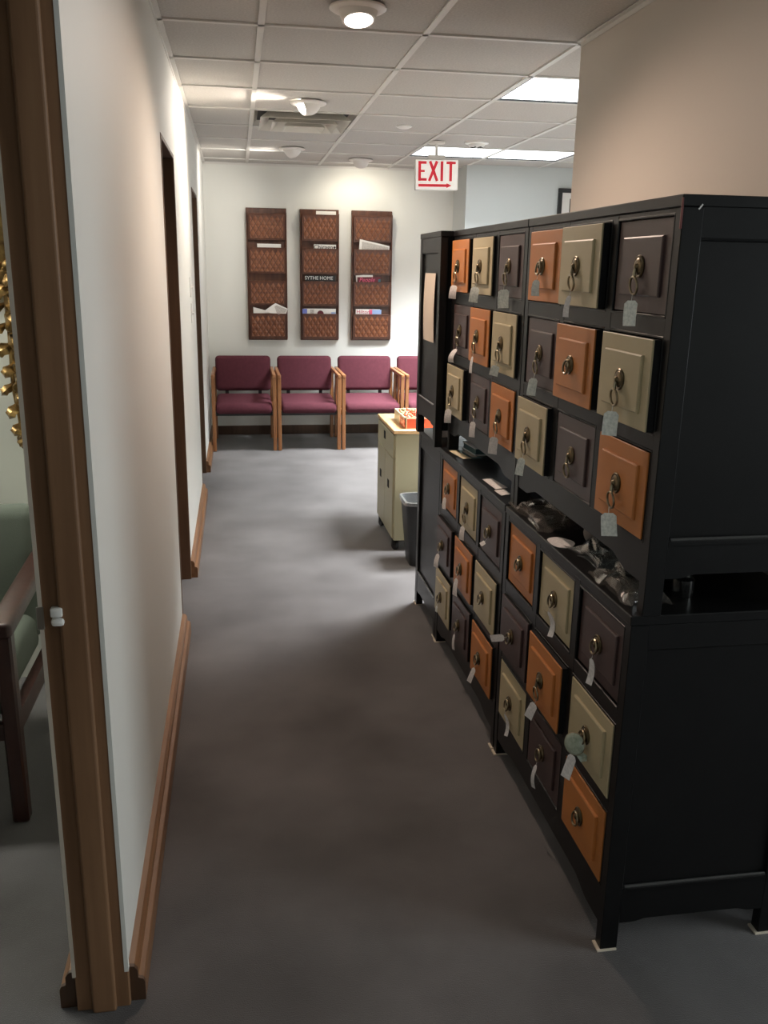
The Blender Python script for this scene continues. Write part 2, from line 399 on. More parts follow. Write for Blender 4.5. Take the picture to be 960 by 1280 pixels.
def downlight(x, y, d, label, energy, m, col, size, ringr=.10):
    t = thing('ceiling_spotlight', label, 'ceiling light', (x, y, H-.004), group=None)
    obj('trim_ring', MB().lathe([(.060, .0), (ringr, .0), (ringr, -.006), (ringr-.01, -.012), (.075, -.014), (.060, -.010)], n=32), M_wpaint, t, True)
    d = Vector(d).normalized(); c = Vector((0, 0, .006))
    pr = [(.072*math.sin(a), .072*math.cos(a)-0.0) for a in [PI*k/12 for k in range(12, 3, -1)]]
    pr = [(r, h) for r, h in pr]
    pr += [(.058, .050), (.056, .052)]
    prl = [(.001, -.072)] + pr[1:]
    obj('eyeball', MB().lathe(prl, c, d, 28), M_wpaint, t, True)
    obj('lamp_face', MB().lathe([(.001, .058), (.03, .057), (.054, .051), (.054, .048), (.001, .048)][::-1], c, d, 28), m, t, True)
    ld = bpy.data.lights.new('spot_beam', 'SPOT'); ld.energy = energy; ld.spot_size = math.radians(size); ld.spot_blend = .8
    ld.shadow_soft_size = .05; ld.color = col
    lo = bpy.data.objects.new('spot_beam', ld); COL.objects.link(lo); lo.parent = t
    lo.location = c+d*.09; lo.rotation_euler = d.to_track_quat('-Z', 'Y').to_euler()
    return t
WARM = (1, .77, .62); WW = (1, .90, .74)
downlight(.709, 3.400, (.03, -.25, -1), 'round recessed spotlight glowing straight down, nearest the camera', SPOT1, M_bulb, WARM, 165)
downlight(.683, 5.29, (-.85, -.25, -.50), 'round eyeball spotlight turned towards the left wall, in front of the vent', SPOT2, M_bulbw, (1, .88, .76), 120)
downlight(.713, 7.286, (-.70, .45, -.52), 'eyeball spotlight turned away, behind the air vent', SPOT3, M_bulbw, (1, .94, .86), 120)
downlight(1.319, 7.84, (.10, .60, -.72), 'eyeball spotlight close to the back wall above the racks', SPOT4, M_bulbw, WW, 140)

# four-way air diffuser
vt = thing('air_vent', 'square stepped air diffuser set in the ceiling grid', 'air vent', (T0+TS/2, Y0+3.5*TS, H))
def sqcone(a, za, b, zb, th=.002):
    m = MB(); P = lambda r, z: [(-r, -r, z), (r, -r, z), (r, r, z), (-r, r, z)]
    m.add(P(a, za)+P(b, zb)+P(b, zb+th)+P(a, za+th), [(i, (i+1) % 4, 4+(i+1) % 4, 4+i) for i in range(4)]+[(8+i, 12+i, 12+(i+1) % 4, 8+(i+1) % 4) for i in range(4)]+[(4+i, 4+(i+1) % 4, 8+(i+1) % 4, 8+i) for i in range(4)]+[(i, 12+i, 12+(i+1) % 4, (i+1) % 4) for i in range(4)])
    return m
obj('throat', MB().box(-.30, -.30, .03, .30, .30, .04), M_ventd, vt)
obj('cone', sqcone(.312, -.004, .275, .032), M_vent, vt)
obj('cone', sqcone(.268, -.034, .205, .022), M_vent, vt)
obj('cone', sqcone(.196, -.046, .135, .012), M_vent, vt)
obj('cone', sqcone(.124, -.056, .065, .002), M_vent, vt)
obj('centre_plate', MB().box(-.055, -.055, -.04, .055, .055, -.034, .002), M_vent, vt)

t = thing('sprinkler', 'small white round cap on the ceiling, left of the exit sign', 'sprinkler', (1.349, 6.004, H+.003))
obj('cap', MB().lathe([(.052, 0), (.052, -.006), (.030, -.016), (.001, -.018)], n=24), M_white, t, True)
t = thing('smoke_detector', 'white round slotted detector on the ceiling above the exit sign', 'detector', (1.981, 6.584, H+.003))
obj('base', MB().lathe([(.085, 0), (.085, -.012), (.07, -.016), (.001, -.016)], n=28), M_white, t, True)
obj('cover', MB().lathe([(.062, -.016), (.060, -.022), (.05, -.034), (.001, -.037)], n=28), M_white, t, True)
for k in range(6):
    a = k*PI/3
    obj('slot', MB().box(-.016, -.004, -.0385, .016, .004, -.0345).xf(Matrix.Rotation(a, 4, 'Z') @ Matrix.Translation((.03, 0, 0))), M_ventd, t)

# exit sign
ex = thing('exit_sign', 'white exit sign with red lettering and arrow hanging from the ceiling', 'exit sign', (1.702, 6.6, 2.092))
ex.rotation_euler = (0, -.012, -.06)
obj('housing', MB().box(-.155, .0, .0, .155, .05, .205, .004), M_white, ex)
obj('face', MB().box(-.150, -.003, .004, .150, .001, .201), M_sign, ex)
obj('canopy', MB().box(-.06, .01, .205, .06, .05, .235).lathe([(.06, .312), (.06, .325), (.012, .325)], (0, .03, 0), n=20).lathe([(.010, .23), (.010, .326)], (0, .03, 0), n=10), M_wpaint, ex)
lt = MB(); y0, y1 = -.006, -.0025
def bar(xa, za, xb, zb, wd): 
    d = Vector((xb-xa, zb-za)).normalized(); n = Vector((-d.y, d.x))*wd/2
    lt.prism([(xa-n.x, za-n.y), (xb-n.x, zb-n.y), (xb+n.x, zb+n.y), (xa+n.x, za+n.y)], 'y', y0, y1)
zb, zt, s = .060, .192, .019
bar(-.124, zb, -.124, zt, s); bar(-.132, zt-s/2, -.075, zt-s/2, s*.9); bar(-.124, (zb+zt)/2, -.088, (zb+zt)/2, s*.75); bar(-.132, zb+s/2, -.072, zb+s/2, s*.9)
bar(-.055, zb, .000, zt, s); bar(-.050, zt, .003, zb, s)
bar(.036, zb, .036, zt, s); bar(.100, zb, .100, zt, s); bar(.068, zt-s/2, .135, zt-s/2, s*.85)
obj('lettering', lt, M_red, ex)
lt = MB(); bar(-.132, .030, .075, .030, .018); lt.prism([(.072, .014), (.108, .030), (.072, .046)], 'y', y0, y1)
obj('arrow', lt, M_red, ex)

# light switches on the left wall between the doors
for z, nm in ((1.418, 'upper'), (1.270, 'lower')):
    t = thing('light_switch', 'white wall switch plate by the second door, %s of two' % nm, 'switch', (0.0, 5.47, z))
    obj('plate', MB().box(0, -.035, -.057, .006, .035, .057, .002), M_white, t)
    obj('toggle', MB().box(.006, -.005, -.012, .018, .005, .004, .002), M_white, t)

# ------------------------------------------------------------------ apothecary chests
W, DP = .909, .445
ROWL = (.711, .478, .256); ROWU = (1.555-ZL, 1.323-ZL, 1.096-ZL)
CX = (.163, .4545, .746)
OW, OH = .261, .193
DW, DHH = .251, .185
CC = [M_or, M_tan, M_mar]; CN = ['orange', 'tan', 'maroon']
def ccol(r, c): return (c-r) % 3
# drawer meshes (local: x right, y back, z up, face at y=0)
def drawer_mesh(m):
    q = MB()
    a, b = DW/2, DHH/2
    q.box(-a, 0, -b, a, .0045, b, .0012)
    i0, i1, dz = .033, .037, .0065
    P = lambda i, y: [(-a+i, y, -b+i), (a-i, y, -b+i), (a-i, y, b-i), (-a+i, y, b-i)]
    q.add(P(i0, .002)+P(i0, -.0045)+P(i0+.003, -dz), [(k, (k+1) % 4, 4+(k+1) % 4, 4+k) for k in range(4)]+[(4+k, 4+(k+1) % 4, 8+(k+1) % 4, 8+k) for k in range(4)]+[(8, 9, 10, 11), (0, 1, 2, 3)])
    me = q.mesh('drawer'); me.materials.append(m); return me
DRM = [drawer_mesh(m) for m in CC]
qb = MB()
a, b = DW/2-.010, DHH/2-.010
qb.box(-a-.0095, .0045, -b-.0095, a+.0095, .019, b+.0095)
qb.box(-a, .0175, -b, -a+.012, .36, b).box(a-.012, .0175, -b, a, .36, b).box(-a+.012, .0175, -b, a-.012, .36, -b+.008).box(-a+.012, .35, -b+.008, a-.012, .36, b)
BOXM = qb.mesh('drawer_box'); BOXM.materials.append(M_dark)
PLM = MB().lathe([(.0225, 0), (.0235, .002), (.0215, .004), (.0175, .0034), (.0160, .005), (.0115, .0065), (.0070, .0070), (.0055, .0105), (.0045, .0115), (.001, .012)], (0, -.0065, 0), (0, -1, 0), 24).mesh('pull_plate', True); PLM.materials.append(M_brass)
RGD = MB().torus((0, -.0165, -.0385), .0178, .0026, (0, 1, .12), 22, 7).tube([(0, -.0165, -.0215), (0, -.0172, -.012), (0, -.0155, -.003)], .0034, 6).mesh('pull_ring', True); RGD.materials.append(M_ring)
RGF = MB().torus((0, -.0172, -.0055), .0165, .0027, (0, 1, -.12), 22, 7).mesh('pull_ring', True); RGF.materials.append(M_ring)

def bracket_poly(x0, x1, zt, zm, ze, run=.10, flat=.05):
    """apron seen from the front: top edge zt, bottom zm in the middle, dropping to ze at both ends"""
    pts = [(x0, zt), (x0, ze)]
    L = [(x0+flat, ze)]
    for k in range(1, 7):
        u = k/6; L.append((x0+flat+(run-flat)*u, ze+(zm-ze)*(.5-.5*math.cos(PI*u))))
    R = [(x0+x1-p[0], p[1]) for p in L[::-1]]
    return pts+L+R+[(x1, ze), (x1, zt)]

def chest(name, label, loc, rz, rows, zbot, ztop, apron, pulls, W=W, cols=3, DP=DP, legh=None):
    """rows: drawer centre heights; the case hangs between four corner legs that run floor to top"""
    t = thing(name, label, 'drawer chest', loc, rz)
    lw, ld = .030, .042
    zt, zm, ze = apron
    for x in (0, W-lw):
        for y in (0, DP-ld):
            lg = obj('leg', MB().box(x, y, 0.004 if zbot == 'floor' else 0.0, x+lw, y+ld, ztop-.022, .0015), M_black, t)
            if zbot == 'floor':
                obj('felt_pad', MB().box(x-.0015, y-.007, 0, x+lw+.003, y+ld-.002, .0045), M_felt, lg)
    obj('top', MB().box(-.001, -.003, ztop-.022, W+.001, DP+.001, ztop, .002), M_black, t)
    # face frame: stiles between the columns, rails between the rows
    ff = MB(); zs = zt; hi = ztop-.022
    cxs = [lw+OW/2+(OW+(W-2*lw-cols*OW)/(cols-1))*k for k in range(cols)] if cols > 1 else [W/2]
    edges = []
    for k in range(cols-1): edges.append((cxs[k]+OW/2, cxs[k+1]-OW/2))
    if cols == 1: edges = [(lw-.001, cxs[0]-OW/2), (cxs[0]+OW/2, W-lw+.001)]
    for a, b in edges: ff.box(a, .0, zs, b, .022, hi, .0015)
    tops = [hi]+[r for r in rows]
    spans = [(rows[0]+OH/2, hi)]+[(rows[k+1]+OH/2, rows[k]-OH/2) for k in range(2)]+[(zt, rows[2]-OH/2)]
    for (za, zb_) in spans: ff.box(lw-.001, .0008, za, W-lw+.001, .021, zb_, .0015)
    # bead moulding round every opening
    for r in rows:
        for cx in cxs:
            a, b = OW/2, OH/2
            for (p, q_) in (((-a, -b), (a, -b)), ((a, -b), (a, b)), ((a, b), (-a, b)), ((-a, b), (-a, -b))):
                ff.tube([(cx+p[0], .002, r+p[1]), (cx+q_[0], .002, r+q_[1])], .0032, 6)
    obj('face_frame', ff, M_black, t)
    obj('apron', MB().prism(bracket_poly(lw, W-lw, zt+.002, zm, ze, .16, .07), 'y', .002, .020), M_black, t)
    obj('back_apron', MB().prism(bracket_poly(lw, W-lw, zt+.002, zm, ze, .16, .07), 'y', DP-.020, DP-.004), M_black, t)
    for s in (0, 1):
        xo, xi = (0.001, .018) if s == 0 else (W-.001, W-.018)
        sd = MB()
        sd.box(xo, ld, hi-.055, xi, DP-ld, hi)                                  # top rail
        sd.box(xo, ld, zt, xi, DP-ld, zt+.012, .001)                                     # bottom rail
        d = .009 if s == 0 else -.009
        sd.box(xo+d, ld-.002, zt, xi, DP-ld+.002, hi-.01)                          # recessed panel
        e = xo+d
        for (p, q_) in (((ld, hi-.055), (DP-ld, hi-.055)), ((ld, zt+.013), (DP-ld, zt+.013))):
            sd.tube([(e-d*.35, p[0], p[1]), (e-d*.35, q_[0], q_[1])], .006, 8)
        obj('side_panel', sd, M_black, t, 35)
        obj('ledge_moulding', MB().tube([(xo+d*.5, ld+.004, zt+.014), (xo+d*.5, DP-ld-.004, zt+.014)], .0062, 12), M_gloss, t, True)
        obj('side_apron', MB().prism(bracket_poly(ld, DP-ld, zt+.002, zm, zm-(zm-ze)*.35, .07, .03), 'x', xo, xi), M_black, t)
    obj('back', MB().box(.01, DP-.016, zt, W-.01, DP-.006, hi), M_dark, t)
    obj('bottom', MB().box(.012, .02, zt-.001, W-.012, DP-.016, zt+.012), M_dark, t)
    for r in range(3):
        for c in range(cols):
            k = ccol(r, c); out = pulls.get((r, c), (0, 'D'))[0]; pose = pulls.get((r, c), (0, 'D'))[1]
            dr = link('drawer', DRM[k], None, t, (cxs[c], .001-out, rows[r]))
            dr['label'] = CN[k]+' drawer'
            bx = link('drawer_box', BOXM, None, dr); bx['label'] = 'black drawer box'
            link('pull_plate', PLM, None, dr)['label'] = 'round antique brass plate'
            link('pull_ring', RGD if pose == 'D' else RGF, None, dr)['label'] = 'brass ring'
    t['_'] = 0; del t['_']
    return t, cxs
PUN = {(0, 0): (.006, 'F'), (0, 1): (.022, 'D'), (0, 2): (-.003, 'D'), (1, 0): (-.002, 'D'), (1, 1): (.020, 'F'), (1, 2): (.019, 'D'), (2, 0): (.018, 'D'), (2, 1): (0, 'D'), (2, 2): (.006, 'D')}
PUF = {(0, 0): (.016, 'D'), (0, 1): (.012, 'D'), (0, 2): (0, 'D'), (1, 0): (0, 'D'), (1, 1): (.012, 'D'), (1, 2): (.012, 'D'), (2, 0): (.020, 'D'), (2, 1): (0, 'D'), (2, 2): (.006, 'D')}
PLN = {(0, 0): (-.005, 'F'), (0, 1): (-.005, 'F'), (0, 2): (-.006, 'F'), (1, 0): (.010, 'F'), (1, 1): (.018, 'D'), (1, 2): (.004, 'F'), (2, 0): (.002, 'F'), (2, 1): (.0, 'F'), (2, 2): (.004, 'F')}
PLF = {(0, 0): (-.003, 'F'), (0, 1): (-.003, 'D'), (0, 2): (-.003, 'F'), (1, 0): (.016, 'F'), (1, 1): (.012, 'F'), (1, 2): (.010, 'F'), (2, 0): (.014, 'F'), (2, 1): (.012, 'F'), (2, 2): (.012, 'F')}
R90 = -PI/2
APL = (.155, .080, .060); APU = (.996-ZL, .934-ZL, .912-ZL)
HU = 1.6851-ZL
XU = XL+.021
chests = {}
chests['Ln'] = chest('lower_chest', 'black lower chest of nine coloured drawers, nearest the camera on the floor', (XL, YB-.002, 0), R90, ROWL, 'floor', ZL, APL, PLN)
chests['Lf'] = chest('lower_chest', 'black lower chest of nine coloured drawers on the floor, second from camera', (XL, YF, 0), R90, ROWL, 'floor', ZL, APL, PLF)
chests['Un'] = chest('upper_chest', 'black upper chest of nine coloured drawers stacked on top, nearest the camera', (XU, YB-.004, ZL), R90, ROWU, 'top', HU, APU, PUN, DP=.415)
chests['Uf'] = chest('upper_chest', 'black upper chest of nine coloured drawers stacked on top, second from camera', (XU, YF-.012, ZL), R90, ROWU, 'top', HU, APU, PUF, W=W-.006, DP=.415)
# the return unit at the far end stands crosswise, its side towards the corridor
chests['Lr'] = chest('lower_chest', 'black lower chest turned sideways at the far end of the row', (XL+.555, YR, 0), PI, ROWL, 'floor', ZL, APL, {}, W=.555, cols=1, DP=YR-YF-.004)
chests['Ur'] = chest('upper_chest', 'black upper chest turned sideways at the far end with a taped paper', (XL+.545, YR-.055, ZL), PI, ROWU, 'top', HU, APU, {}, W=.573, cols=1, DP=YR-.055-YF-.0)
# scuffed red edge and white scratches at the near top corner
un = chests['Un'][0]
obj('worn_edge', MB().box(W-.004, -.0036, HU-.062, W+.0012, -.0002, HU-.006, .001), M_worn, un)['label'] = 'edge worn through to red'
obj('scuff', MB().box(-.006, -.0006, -.0015, .006, .0, .0015).xf(Matrix.Translation((W+.0006, .034, HU-.022)) @ Matrix.Rotation(PI/2, 4, 'Z') @ Matrix.Rotation(-.9, 4, 'Y')).box(W, .03, HU-.014, W+.0007, .033, HU-.008), M_scuff, un)['label'] = 'white scratches'

# paper tags -------------------------------------------------------
def tag_mesh(w_, h, curl, twist, bend, hole=True):
    q = MB(); n = 8; vs = []
    for k in range(n+1):
        u = k/n; z = -h*u; y = -curl*math.sin(u*PI*.9) - bend*u*u
        tw = twist*(.4+.6*u)
        ww = w_/2*(min(1, .55+u*5) if k < 2 else 1)
        for sx in (-1, 1):
            vs.append((sx*ww*math.cos(tw), y+sx*ww*math.sin(tw), z))
    m = len(vs); off = [(x, y+.0007, z) for x, y, z in vs]
    fs = []
    for k in range(n):
        a = 2*k; fs += [(a, a+1, a+3, a+2), (m+a, m+a+2, m+a+3, m+a+1), (a, a+2, m+a+2, m+a), (a+1, m+a+1, m+a+3, a+3)]
    fs += [(0, m, m+1, 1), (2*n, 2*n+1, m+2*n+1, m+2*n)]
    q.add(vs+off, fs)
    q.tube([(0, 0, -.002), (0, .002, .010), (0, .004, .014)], .0007, 4)
    return q
ROWN = ['top', 'middle', 'bottom']; COLN = ['first', 'second', 'third']
CHN = {'Un': 'near upper chest', 'Uf': 'far upper chest', 'Ln': 'near lower chest', 'Lf': 'far lower chest'}
ORG = {'Un': (XU, YB-.004, ZL, ROWU), 'Uf': (XU, YF-.012, ZL, ROWU), 'Ln': (XL, YB-.002, 0, ROWL), 'Lf': (XL, YF, 0, ROWL)}
PUL = {'Un': PUN, 'Uf': PUF, 'Ln': PLN, 'Lf': PLF}
# (row, col): width, height, curl, twist, bend, roll, material, adjective
TAGS = {
 'Un': {(0, 0): (.022, .042, .002, .8, .0, .05, M_tagg, 'small grey-green'), (0, 1): (.016, .050, .004, .5, .004, .05, M_tag, 'narrow white'), (0, 2): (.034, .052, .002, -.1, .002, -.03, M_tagg, 'broad grey-green printed'),
        (1, 0): (.026, .048, .003, .3, .004, .06, M_tagg, 'grey printed'), (1, 2): (.033, .052, .003, .1, .004, .0, M_tagg, 'broad grey printed'),
        (2, 0): (.024, .050, .003, .4, .004, .1, M_tagg, 'dull tan printed'), (2, 2): (.036, .052, .002, .15, .002, -.14, M_tagg, 'broad pale green printed')},
 'Uf': {(0, 0): (.028, .048, .004, .4, .003, .08, M_tag, 'cream'), (0, 1): (.034, .050, .003, .2, .004, .1, M_tagg, 'grey printed'), (0, 2): (.040, .056, .003, -.1, .003, -.06, M_tagg, 'broad grey printed'),
        (1, 0): (.022, .050, .014, .8, .012, .1, M_tag, 'curled white'), (1, 1): (.014, .056, .004, .3, .004, .0, M_tag, 'narrow white'), (1, 2): (.028, .032, .003, .3, .004, .2, M_tagg, 'short tan printed'),
        (2, 0): (.026, .052, .004, .4, .004, .0, M_tag, 'white'), (2, 1): (.024, .054, .003, .2, .003, .0, M_tag, 'white'), (2, 2): (.030, .055, .003, .2, .003, .05, M_tag, 'white')},
 'Lf': {(0, 0): (.022, .046, .003, .3, .002, .0, M_tag, 'small white'), (0, 1): (.026, .052, .003, .3, .003, .05, M_tag, 'white'), (0, 2): (.016, .012, .002, .2, .012, .5, M_tag, 'tiny white'),
        (1, 0): (.026, .056, .006, .4, .006, .05, M_tag, 'curved white'), (1, 1): (.028, .066, .004, .3, .004, .0, M_tag, 'long white'),
        (2, 0): (.014, .026, .002, .3, .002, .0, M_tagg, 'short dark-edged'), (2, 1): (.013, .062, .004, .5, .0, .0, M_tag, 'narrow grey'), (2, 2): (.020, .056, .004, .3, .012, .2, M_tag, 'curved white')},
 'Ln': {(0, 1): (.018, .068, -.012, .4, .0, -.12, M_tag, 'curved white'), (0, 2): (.019, .064, -.004, .3, .004, .0, M_tag, 'narrow white'),
        (1, 0): (.022, .060, .010, .2, .018, 1.15, M_tag, 'lilac-white sideways'), (1, 1): (.026, .050, .003, .3, .008, .3, M_tag, 'white'), (1, 2): (.026, .064, .003, .3, .010, .14, M_tag, 'white'),
        (2, 0): (.013, .072, -.010, .4, .0, -.1, M_tag, 'curved grey-white'), (2, 1): (.013, .072, .008, .4, .0, .02, M_tag, 'curved grey-white')},
}
def ring_bottom(ch, r, c):
    ox, oy, oz, rows = ORG[ch]; out, pose = PUL[ch][(r, c)]
    z = oz+rows[r] + (-.0585 if pose == 'D' else -.026)
    return (ox+.001-out-.0172-(.002 if pose == 'F' else .001), oy-chests[ch][1][c], z)
for ch, d in TAGS.items():
    for (r, c), (w_, h, curl, tw, bend, roll, m, adj) in d.items():
        x, y, z = ring_bottom(ch, r, c)
        q = tag_mesh(w_, h, curl, tw, bend)
        o = obj('paper_tag', q, m, None, True, (x, y, z-.010), (0, 0, 0))
        turn = random.uniform(.45, .8) if w_ > .0235 and ch[0] == 'U' else random.uniform(.05, .3)
        o.rotation_euler = (Matrix.Rotation(R90+turn, 3, 'Z') @ Matrix.Rotation(roll, 3, 'Y')).to_euler()
        if (ch, r, c) == ('Ln', 1, 2): o.location = (x-.014, y+.006, z-.030)
        if (ch, r, c) == ('Ln', 1, 0): o.location = (x-.006, y+.010, z+.020)
        col = CN[ccol(r, c)]
        tag(o, '%s tag on the %s drawer, %s row, %s column, %s' % (adj, col, ROWN[r], COLN[c], CHN[ch]), 'tag', 'paper tags on the drawer rings')
# round clear disc on the tan drawer low down on the near chest
x, y, z = ring_bottom('Ln', 1, 2)
t = thing('hanging_charm', 'round greenish clear disc on the ring of a tan drawer, near lower chest', 'charm', (x-.012, y+.004, z+.002))
obj('disc', MB().lathe([(.001, -.004), (.023, -.004), (.026, -.001), (.026, .002), (.022, .005), (.001, .006)], (0, 0, 0), (-.7, -.6, .2), 24), M_disc, t, True)
obj('rim', MB().torus((0, 0, 0), .026, .002, (-.7, -.6, .2), 24, 6), M_ring, t, True)
wv = [(.004, -.012, -.006), (.024, -.020, -.022), (.020, -.030, -.030), (.012, -.018, -.040), (.002, -.006, -.026), (.016, -.014, -.028)]
obj('wrapper', MB().add(wv+[(a+.001, b, c_) for a, b, c_ in wv], [(0, 1, 5), (1, 2, 5), (2, 3, 5), (3, 4, 5), (4, 0, 5), (6, 11, 7), (7, 11, 8), (8, 11, 9), (9, 11, 10), (10, 11, 6)]+[(i, 6+i, 6+(i+1) % 5, (i+1) % 5) for i in range(5)]), M_disc, t)

# paper taped to the side of the far return chest (it is fixed to the panel)
ur = chests['Ur'][0]
me = MB(); n = 6; vs = []
for k in range(n+1):
    z = 1.527+(1.257-1.527)*k/n-ZL; b = -.004*math.sin(k/n*PI)
    for yy in (3.727, 3.527): vs.append((.573+.0012-b*1.0+.001, YR-.055-yy-.004*k/n, z))
m_ = len(vs); me.add(vs+[(x-.0006, y, z) for x, y, z in vs], [f for k in range(n) for f in ((2*k, 2*k+1, 2*k+3, 2*k+2), (m_+2*k, m_+2*k+2, m_+2*k+3, m_+2*k+1))])
obj('taped_paper', me, mat('cream_paper', (.74, .63, .52), .8), ur, True)['label'] = 'long cream paper strip'

# ------------------------------------------------------------------ things on the chest ledges
def crumple(name, label, cx, cy, cz, sx, sy, sz, m, seed, rot=0, n=15, cat='plastic bag'):
    random.seed(seed); q = MB(); vs = []
    o3 = Vector((seed*3.1, seed*1.7, 0))
    for lay in (0, 1):
        for i in range(n+1):
            for j in range(n+1):
                u, v = i/n*2-1, j/n*2-1
                rr = min(1, math.hypot(u, v)/1.15)
                edge = max(0, 1-rr**2.5)
                p = Vector((u*2.2, v*2.2, 0))+o3
                nz = noise.turbulence(p*.8, 2, True)*.7 + .55*abs(noise.noise(Vector((p.x*.9+p.y*2.6, p.y*.5, 3))))
                jx = noise.noise(p*1.1+Vector((9, 0, 0)))*.35; jy = noise.noise(p*1.1+Vector((0, 9, 0)))*.35
                hgt = (edge*.9+.08)*(.25+nz)*sz
                z = .0015+(hgt if lay else hgt*.12)
                vs.append((cx+(u+jx)*sx, cy+(v+jy)*sy, cz+z))
    for lay in (0, 1):
        b = lay*(n+1)**2
        for i in range(n):
            for j in range(n):
                a = b+i*(n+1)+j; q.f.append((a, a+1, a+n+2, a+n+1))
    q.v = vs
    o = obj(name, q, m, None)
    return tag(o, label, cat, 'plastic bags on the chest ledge')
crumple('plastic_bag', 'crumpled clear plastic bag on ledge beside the leg between the two chests', 1.165, 2.41, ZL, .085, .160, .058, M_bag, 3)
crumple('plastic_bag', 'grey plastic bag in a heap behind the pebble, towards the near end', 1.190, 1.99, ZL, .085, .110, .062, M_bagg, 5)
crumple('plastic_bag', 'clear plastic bag crumpled at the near end of the ledge by corner leg', 1.140, 1.795, ZL, .058, .105, .055, M_bag, 11)
o = obj('pebble', MB().lathe([(.001, -.028), (.018, -.022), (.028, -.006), (.027, .008), (.017, .022), (.001, .027)], (1.185, 2.125, ZL+.032), (.2, 1, .1), 20), M_stone, None, True)
tag(o, 'smooth grey rounded stone lying on the ledge above the tan drawer', 'stone')
q = MB(); n = 20
q.prism([(1.104+.034*math.cos(2*PI*k/n)*(1+.1*math.cos(6*PI*k/n)), 2.150+.048*math.sin(2*PI*k/n)) for k in range(n)], 'z', ZL+.0004, ZL+.0016)
tag(obj('paper_label', q, M_tag, None), 'small white oval paper label lying flat on ledge between the bags', 'label')
def flat(name, label, cat, pts, z0, th, m, group=None):
    return tag(obj(name, MB().prism(pts, 'z', z0, z0+th), m, None), label, cat, group)
flat('paper_card', 'larger white card on the ledge, farther of the pair near the leg', 'card', [(1.090, 2.889), (1.128, 2.895), (1.142, 2.762), (1.096, 2.742)], ZL, .0012, M_tag, 'white cards on the far ledge')
flat('paper_card', 'smaller white card on the ledge, touching the leg between the chests', 'card', [(1.086, 2.728), (1.126, 2.742), (1.126, 2.676), (1.091, 2.660)], ZL, .0012, M_tag, 'white cards on the far ledge')
t = thing('photo_card', 'cream and dark picture card lying on the far end of the ledge', 'card', (1.138, 3.30, ZL), .12)
obj('card', MB().box(-.042, -.075, 0, .036, .085, .0016), M_teal, t)
obj('cream_band', MB().box(-.042, -.075, .0016, -.008, .085, .0022), mat('cream_print', (.70, .60, .40), .7), t)
obj('grey_band', MB().box(.006, -.05, .0016, .026, .07, .0022), M_paperg, t)
t = thing('book', 'pale blue book with dark teal edge on the ledge by the far leg', 'book', (1.215, 3.36, ZL), .08)
obj('cover', MB().box(-.055, -.075, .0, .055, .075, .004).box(-.055, -.075, .026, .055, .075, .030).box(.051, -.075, .004, .055, .075, .026), M_gp, t)
obj('pages', MB().box(-.051, -.072, .004, .051, .072, .026), M_teal, t)
# white box with red band seen through the return chest's side opening
t = thing('small_carton', 'white carton with a red band under the turned chest', 'carton', (1.112, 3.735, ZL))
obj('body', MB().box(0, -.06, 0, .055, .06, .055, .002), M_paper, t)
obj('red_band', MB().box(-.0008, -.0605, .040, .0555, .0605, .0545), M_inkr, t)
# dark glassware glimpsed under the near end
tag(obj('glass_jar', MB().lathe([(.001, 0), (.022, 0), (.024, .01), (.024, .04), (.016, .048), (.016, .056), (.001, .056)], (1.24, 1.74, ZL), n=20), plastic('smoked_glass', (.012, .012, .012), .03, .12, .6, .3), None, True), 'dark glass jar hardly visible under the near end of the chest', 'jar')

# ------------------------------------------------------------------ waiting chairs
def cushion(x0, x1, y0, y1, z0, z1, bev, seg=4):
    return MB().box(x0, y0, z0, x1, y1, z1, bev, seg)
def waiting_chair(x):
    t = thing('waiting_chair', None, 'chair', (x, 7.60, 0))
    W2, DD = .548, .70
    for s in (0, 1):
        a = .002 if s == 0 else W2-.032
        b = a+.030
        obj('leg', MB().box(a, .005, 0, b, .045, .630, .004), M_oak, t)
        obj('leg', MB().box(a, DD-.085, 0, b, DD-.045, .630, .004), M_oak, t)
        obj('armrest', MB().box(a, .0, .628, b, DD-.03, .656, .006, 2), M_oaky, t)
        obj('side_rail', MB().box(a+.003, .045, .290, b-.003, DD-.085, .340, .003), M_oaky, t)
        obj('arm_slat', MB().box(a+.006, .20, .338, b-.006, .235, .632, .003), M_oak, t)
    obj('front_rail', MB().box(.032, .12, .290, W2-.032, .14, .322), M_blackpl, t)
    obj('back_rail', MB().box(.032, DD-.08, .285, W2-.032, DD-.06, .325), M_blackpl, t)
    c = cushion(.034, W2-.034, -.005, .56, .322, .428, .035)
    c.v = [(x_, y_, z_ + (-.03*(1-(y_+.005)/.12)**2 if y_ < .115 and z_ > .38 else 0) - .00*y_) for x_, y_, z_ in c.v]
    obj('seat', c, M_fab, t, 60)
    c = cushion(.026, W2-.026, 0, .075, 0, .315, .034)
    c.xf(Matrix.Translation((0, .535, .455)) @ Matrix.Rotation(math.radians(-10), 4, 'X'))
    obj('backrest', c, M_fab, t, 60)
    for s in (.11, W2-.14):
        obj('back_support', MB().box(s, .545, .30, s+.03, .56, .52).xf(Matrix.Translation((0, .045, 0)) @ Matrix.Rotation(0, 4, 'X')), M_blackpl, t)
    return t
ch0 = waiting_chair(.032)
CHL = ['burgundy waiting chair with oak arms at the left end of the row', 'burgundy waiting chair with oak arms, second from the left wall',
       'burgundy waiting chair with oak arms, third from left, behind the beige cart', 'burgundy waiting chair at right end of row, half hidden by the black chest']
for k in range(4):
    c = ch0 if k == 0 else copy_tree(ch0)
    c.location = (.032+.5555*k, 7.60, 0); tag(c, CHL[k], 'chair', 'waiting chairs along the back wall')

